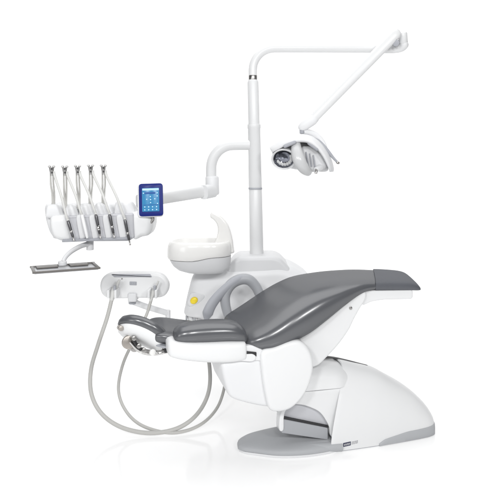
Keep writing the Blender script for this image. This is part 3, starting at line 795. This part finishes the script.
# ================================================================== HANDPIECES (hang in the table's rests, each with its own hose)
hl = ['dark slim dental handpiece in the leftmost rest of the instrument console', 'white air syringe with pale handle, second from left on the instrument console',
      'dark handpiece with bright collar in the middle rest of the console', 'dark handpiece with chrome neck, second from right on the console',
      'dark handpiece at the right end of the console, its tip hanging below the rail']
for i, ((x0, y0), (x1, y1)) in enumerate(hps):
    HYY = -.115
    base = PT(x1, y1, HYY)
    h = thing('dental_handpiece', hl[i], 'handpiece', base, 0, 'handpieces resting in the instrument console')
    L = Local(base)
    a = PT(x0, y0, HYY + .02); b = PT(x1, y1, HYY)
    def at(t): return L(a.lerp(b, t))
    white_one = (i == 1)
    bm = bmesh.new()
    pts = [(0, .7), (.06, 1.25), (.2, 1.5), (.45, 1.35), (.6, 1.15), (.72, 1.3), (.82, 1.1)] if not white_one else [(0, 1.1), (.05, 1.6), (.4, 1.75), (.8, 1.6), (.95, 1.3), (1., .9)]
    tube(bm, [at(t) for t, r in pts], [r * kt for t, r in pts], seg=18); link('body', bm, M['white'] if white_one else M['hpdark'], h)
    if not white_one:
        bm = bmesh.new()
        pts = [(.80, .9), (.86, .8), (.93, .7), (.97, .95), (1., .9), (1.01, .6)]
        tube(bm, [at(t) for t, r in pts], [r * kt for t, r in pts], seg=16); link('neck', bm, M['steel'], h)
        bm = bmesh.new()
        pts = [(.52, 1.25), (.54, 1.5), (.58, 1.5), (.6, 1.25)] if i != 2 else [(.5, 1.4), (.54, 1.9), (.64, 1.9), (.68, 1.3)]
        tube(bm, [at(t) for t, r in pts], [r * kt for t, r in pts], seg=16); link('collar', bm, M['chrome'], h)
    cx_, cy_ = clips[i]
    bm = bmesh.new()
    p0 = PT(cx_ + 2.2, cy_ + 1.5, -.04)
    pth = catmull([p0, PT(cx_ + 3.4, cy_ + 7, -.045), p0.lerp(a, .5) + Vector((.012, -.02, -.01)), a.lerp(p0, .12) + Vector((.003, -.012, 0)), a, a.lerp(b, .1)], 8)
    tube(bm, [L(p) for p in pth], 1.3 * kt, seg=12); link('supply_hose', bm, M['hose2'], h)

# ================================================================== INSTRUMENT TRAY
tw, tdp = .335, .185
tr = thing('instrument_tray', 'shallow rectangular steel instrument tray on the curved arm below the console', 'tray', (-1.03, -.37, 1.043), math.radians(24.5))
bm = bmesh.new(); rbox(bm, Vector((0, 0, 0)), (tw, tdp, .008), .003); link('tray_base', bm, M['traybase'], tr)
def rail(name, x, y, w, d, m):
    b = bmesh.new(); rbox(b, Vector((x, y, .006)), (w, d, .012), .003); return link(name, b, m, tr)
rail('tray_rim', 0, -tdp / 2, tw + .02, .010, M['traymetal'])
rail('tray_rim', 0, tdp / 2, tw + .02, .010, M['traymetal'])
rail('tray_rim', -tw / 2, 0, .016, tdp - .016, M['traymetal'])
rail('tray_rim', tw / 2, 0, .016, tdp - .016, M['traymetal'])
bm = bmesh.new(); rbox(bm, Vector((-tw * .27, tdp * .28, .010)), (tw * .34, .075, .008), .003); link('tray_mat', bm, M['traymetal'], tr)
bm = bmesh.new(); rbox(bm, Vector((tw * .24, tdp * .28, .010)), (tw * .3, .075, .008), .003); link('tray_mat', bm, M['traymetal'], tr)

# ================================================================== ASSISTANT CONSOLE
AY = .02; kc = kk(AY)
ao = P(170, 325, AY + .12); L = Local(ao)
cons = thing('assistant_console', 'white oblong suction console on a grey swivel arm beside the headrest', 'suction console', ao)
def AX(px, py, Y=AY): v = L(P(px, py, Y)); return Vector((v.x, v.z))
def AYd(p, d): return Vector((p.x, d - ao.y, p.y))
bm = bmesh.new()
pl = catmull([AX(x, y) for x, y in [(99.5, 287), (101.5, 279), (107.5, 274), (118, 272.6), (140, 272.6), (155, 273), (163, 276), (168, 283), (168.2, 290), (164.5, 296), (157, 298.3), (140, 298.6), (120, 299), (109, 299), (102, 295)]], 6, True)
prism(bm, pl, AY, AY + .075, .02, AYd, 7, scale=True); cb = link('console_body', bm, M['white'], cons, ang=50)
bm = bmesh.new()
pl = sharp_poly([AX(x, y, AY - .005) for x, y in [(111, 274.3), (150, 274.3), (152, 277.2), (114, 277.2)]], .005)
prism(bm, pl, AY - .006, AY + .06, .004, AYd, 3); link('top_strip', bm, M['lightgrey'], cb)
bm = bmesh.new()
pl = sharp_poly([AX(x, y, AY - .005) for x, y in [(129.5, 281.6), (136.5, 281.8), (136.5, 285.4), (129.5, 285.2)]], .004)
prism(bm, pl, AY - .004, AY + .05, .002, AYd, 3); kp = link('keypad', bm, M['lightgrey'], cb)
bm = bmesh.new()
for u in (130.9, 133, 135.1):
    pl = sharp_poly([AX(x, y, AY - .005) for x, y in [(u - .65, 282.8), (u + .65, 282.8), (u + .65, 284.2), (u - .65, 284.2)]], .002)
    prism(bm, pl, AY - .0065, AY, .001, AYd, 2)
link('key', bm, M['midgrey'], kp)
bm = bmesh.new(); c = L(P(122, 278.8, AY)); ellipsoid(bm, c, [Vector((.005, 0, 0)), Vector((0, .008, 0)), Vector((0, 0, .005))], 12, 8); link('indicator', bm, M['steel'], cb)
# two holder forks
for hx in (113.5, 153.5):
    for dx in (-3.6, 3.6):
        bm = bmesh.new()
        rbox(bm, L(P(hx + dx, 292.5, AY - .035)), (2.6 * kc, .10, 8.5 * kc), .006); link('holder_finger', bm, M['white'], cons)
bm = bmesh.new(); rbox(bm, L(P(133.5, 296, AY + .03)), (9 * kc, .1, 9 * kc), .012); link('underside_mount', bm, M['bowlgrey'], cons)
# swivel arm
bm = bmesh.new()
cyl(bm, L(P(132.5, 298, AY + .05)), L(P(132.5, 304, AY + .05)), 4 * kc, seg=24, bev=.25); link('arm_pivot', bm, M['lightgrey'], cons)
bm = bmesh.new()
pth = [P(131, 301, AY + .05), P(146, 306.5, AY + .08), P(167, 312.8, AY + .12)]
tube(bm, [L(p) for p in pth], 3.0 * kc, seg=22, squash=1., power=.75, round_ends=True, up=(0, 0, 1)); link('swivel_arm', bm, M['bowlgrey'], cons)
bm = bmesh.new()
cyl(bm, L(P(168, 310, AY + .12)), L(P(168, 330, AY + .12)), 2.6 * kc, seg=22); link('arm_post', bm, M['bowlgrey'], cons)

# ================================================================== SUCTION HOSES
def floor_py(Y): return HOR + CAMZ * F / (DIST + Y)
def hose(name, label, nozzle, pts, r, group):
    base = P(*pts[0])
    h = thing(name, label, 'suction hose', base, 0, group); L = Local(base)
    pth = [P(*p) for p in pts]
    for q in pth: q.z = max(q.z, r)
    pth = catmull(pth, 12)
    for q in pth: q.z = max(q.z, r + .001)
    b = bmesh.new(); tube(b, [L(p) for p in pth], r, seg=16); link('tubing', b, M['hose'], h, ang=60)
    b = bmesh.new()
    q = [P(*p) for p in nozzle]
    rr = nozzle_r
    tube(b, [L(p) for p in q], [x * kc for x in rr], seg=20); nz = link('nozzle', b, M['hose2'], h, ang=60)
    b = bmesh.new(); c = L(q[1].lerp(q[2], .5)) + Vector((0, -.022, 0)); rbox(b, c, (.016, .022, .03), .005); link('valve_lever', b, M['lightgrey'], nz)
    return h
nozzle_r = [1.2, 1.5, 3.0, 3.3, 2.4, 2.3]
hose('suction_hose', 'thick pale suction hose hanging in the left holder of the suction console, the wider loop', 
     [(119.5, 280, AY - .05), (117, 285, AY - .05), (114.5, 289, AY - .05), (113.3, 293.5, AY - .05), (112.3, 297, AY - .05), (111.6, 300, AY - .05)],
     [(112, 298, AY - .05), (107, 318, AY - .05), (98, 345, AY - .06), (91, 370, AY - .08), (91.5, 394, AY - .11), (102, 414, AY - .14), (122, 427.5, AY - .155), (150, 433.0, AY - .16), (178, 428, AY - .13), (198, 413, AY - .06), (209, 390, AY + .06), (209, 362, AY + .12), (202, 338, AY + .2), (196, 322, AY + .34)], .0125, 'suction hoses of the assistant console')
nozzle_r = [.9, 1.1, 1.9, 2.2, 1.8, 1.5]
hose('suction_hose', 'thin pale suction hose hanging in the right holder and passing behind the headrest',
     [(158.5, 281, AY - .05), (156.5, 285, AY - .05), (154.5, 289, AY - .05), (153, 293.5, AY - .05), (151.8, 297, AY - .05), (150.6, 301, AY - .05)],
     [(151.4, 299, AY - .05), (146, 316, AY - .04), (135, 338, AY - .03), (123, 364, AY - .02), (118.5, 390, AY - .02), (126, 411, AY - .07), (143, 426, AY - .12), (172, 432.8, AY - .15), (199, 425.5, AY - .08), (217, 408, AY + .05), (225, 384, AY + .12), (226, 360, AY + .2), (222, 340, AY + .3)], .0095, 'suction hoses of the assistant console')

# ================================================================== LIGHT
w = bpy.data.worlds.new('World'); scene.world = w; w.use_nodes = True
bg = w.node_tree.nodes['Background']; bg.inputs['Color'].default_value = (.97, .985, 1, 1); bg.inputs['Strength'].default_value = .10
def area(name, loc, target, size, power, sy=None, col=(1, 1, 1)):
    l = bpy.data.lights.new(name, 'AREA'); l.energy = power; l.color = col
    l.shape = 'RECTANGLE'; l.size = size; l.size_y = sy or size
    o = bpy.data.objects.new(name, l); COL.objects.link(o); o.location = loc
    o.rotation_euler = (Vector(target) - Vector(loc)).to_track_quat('-Z', 'Y').to_euler()
    return o
area('overhead_softbox', (0, .6, 6), (0, .6, 0), 6.5, 300, 6)
for i, x in enumerate((-1.5, .5, 2.5)):
    area('key_softbox', (x, -4.8, 3.1 + .1 * i), (.15, 0, .8), .62, 78, .62)
area('fill_softbox', (-3.2, -3.8, 1.7), (-.2, 0, .9), 1.4, 26, 1.4)

# ================================================================== CAMERA
cd = bpy.data.cameras.new('camera'); cam = bpy.data.objects.new('camera', cd); COL.objects.link(cam)
cam.location = CAM; cam.rotation_euler = (math.pi / 2, 0, 0)
cd.sensor_width = 36; cd.lens = 36 * F / 500; cd.shift_y = -(250 - HOR) / 500; cd.clip_end = 200
scene.camera = cam
scene.render.resolution_x = scene.render.resolution_y = 1024
scene.view_settings.view_transform = 'Standard'; scene.view_settings.look = 'None'; scene.view_settings.exposure = 0
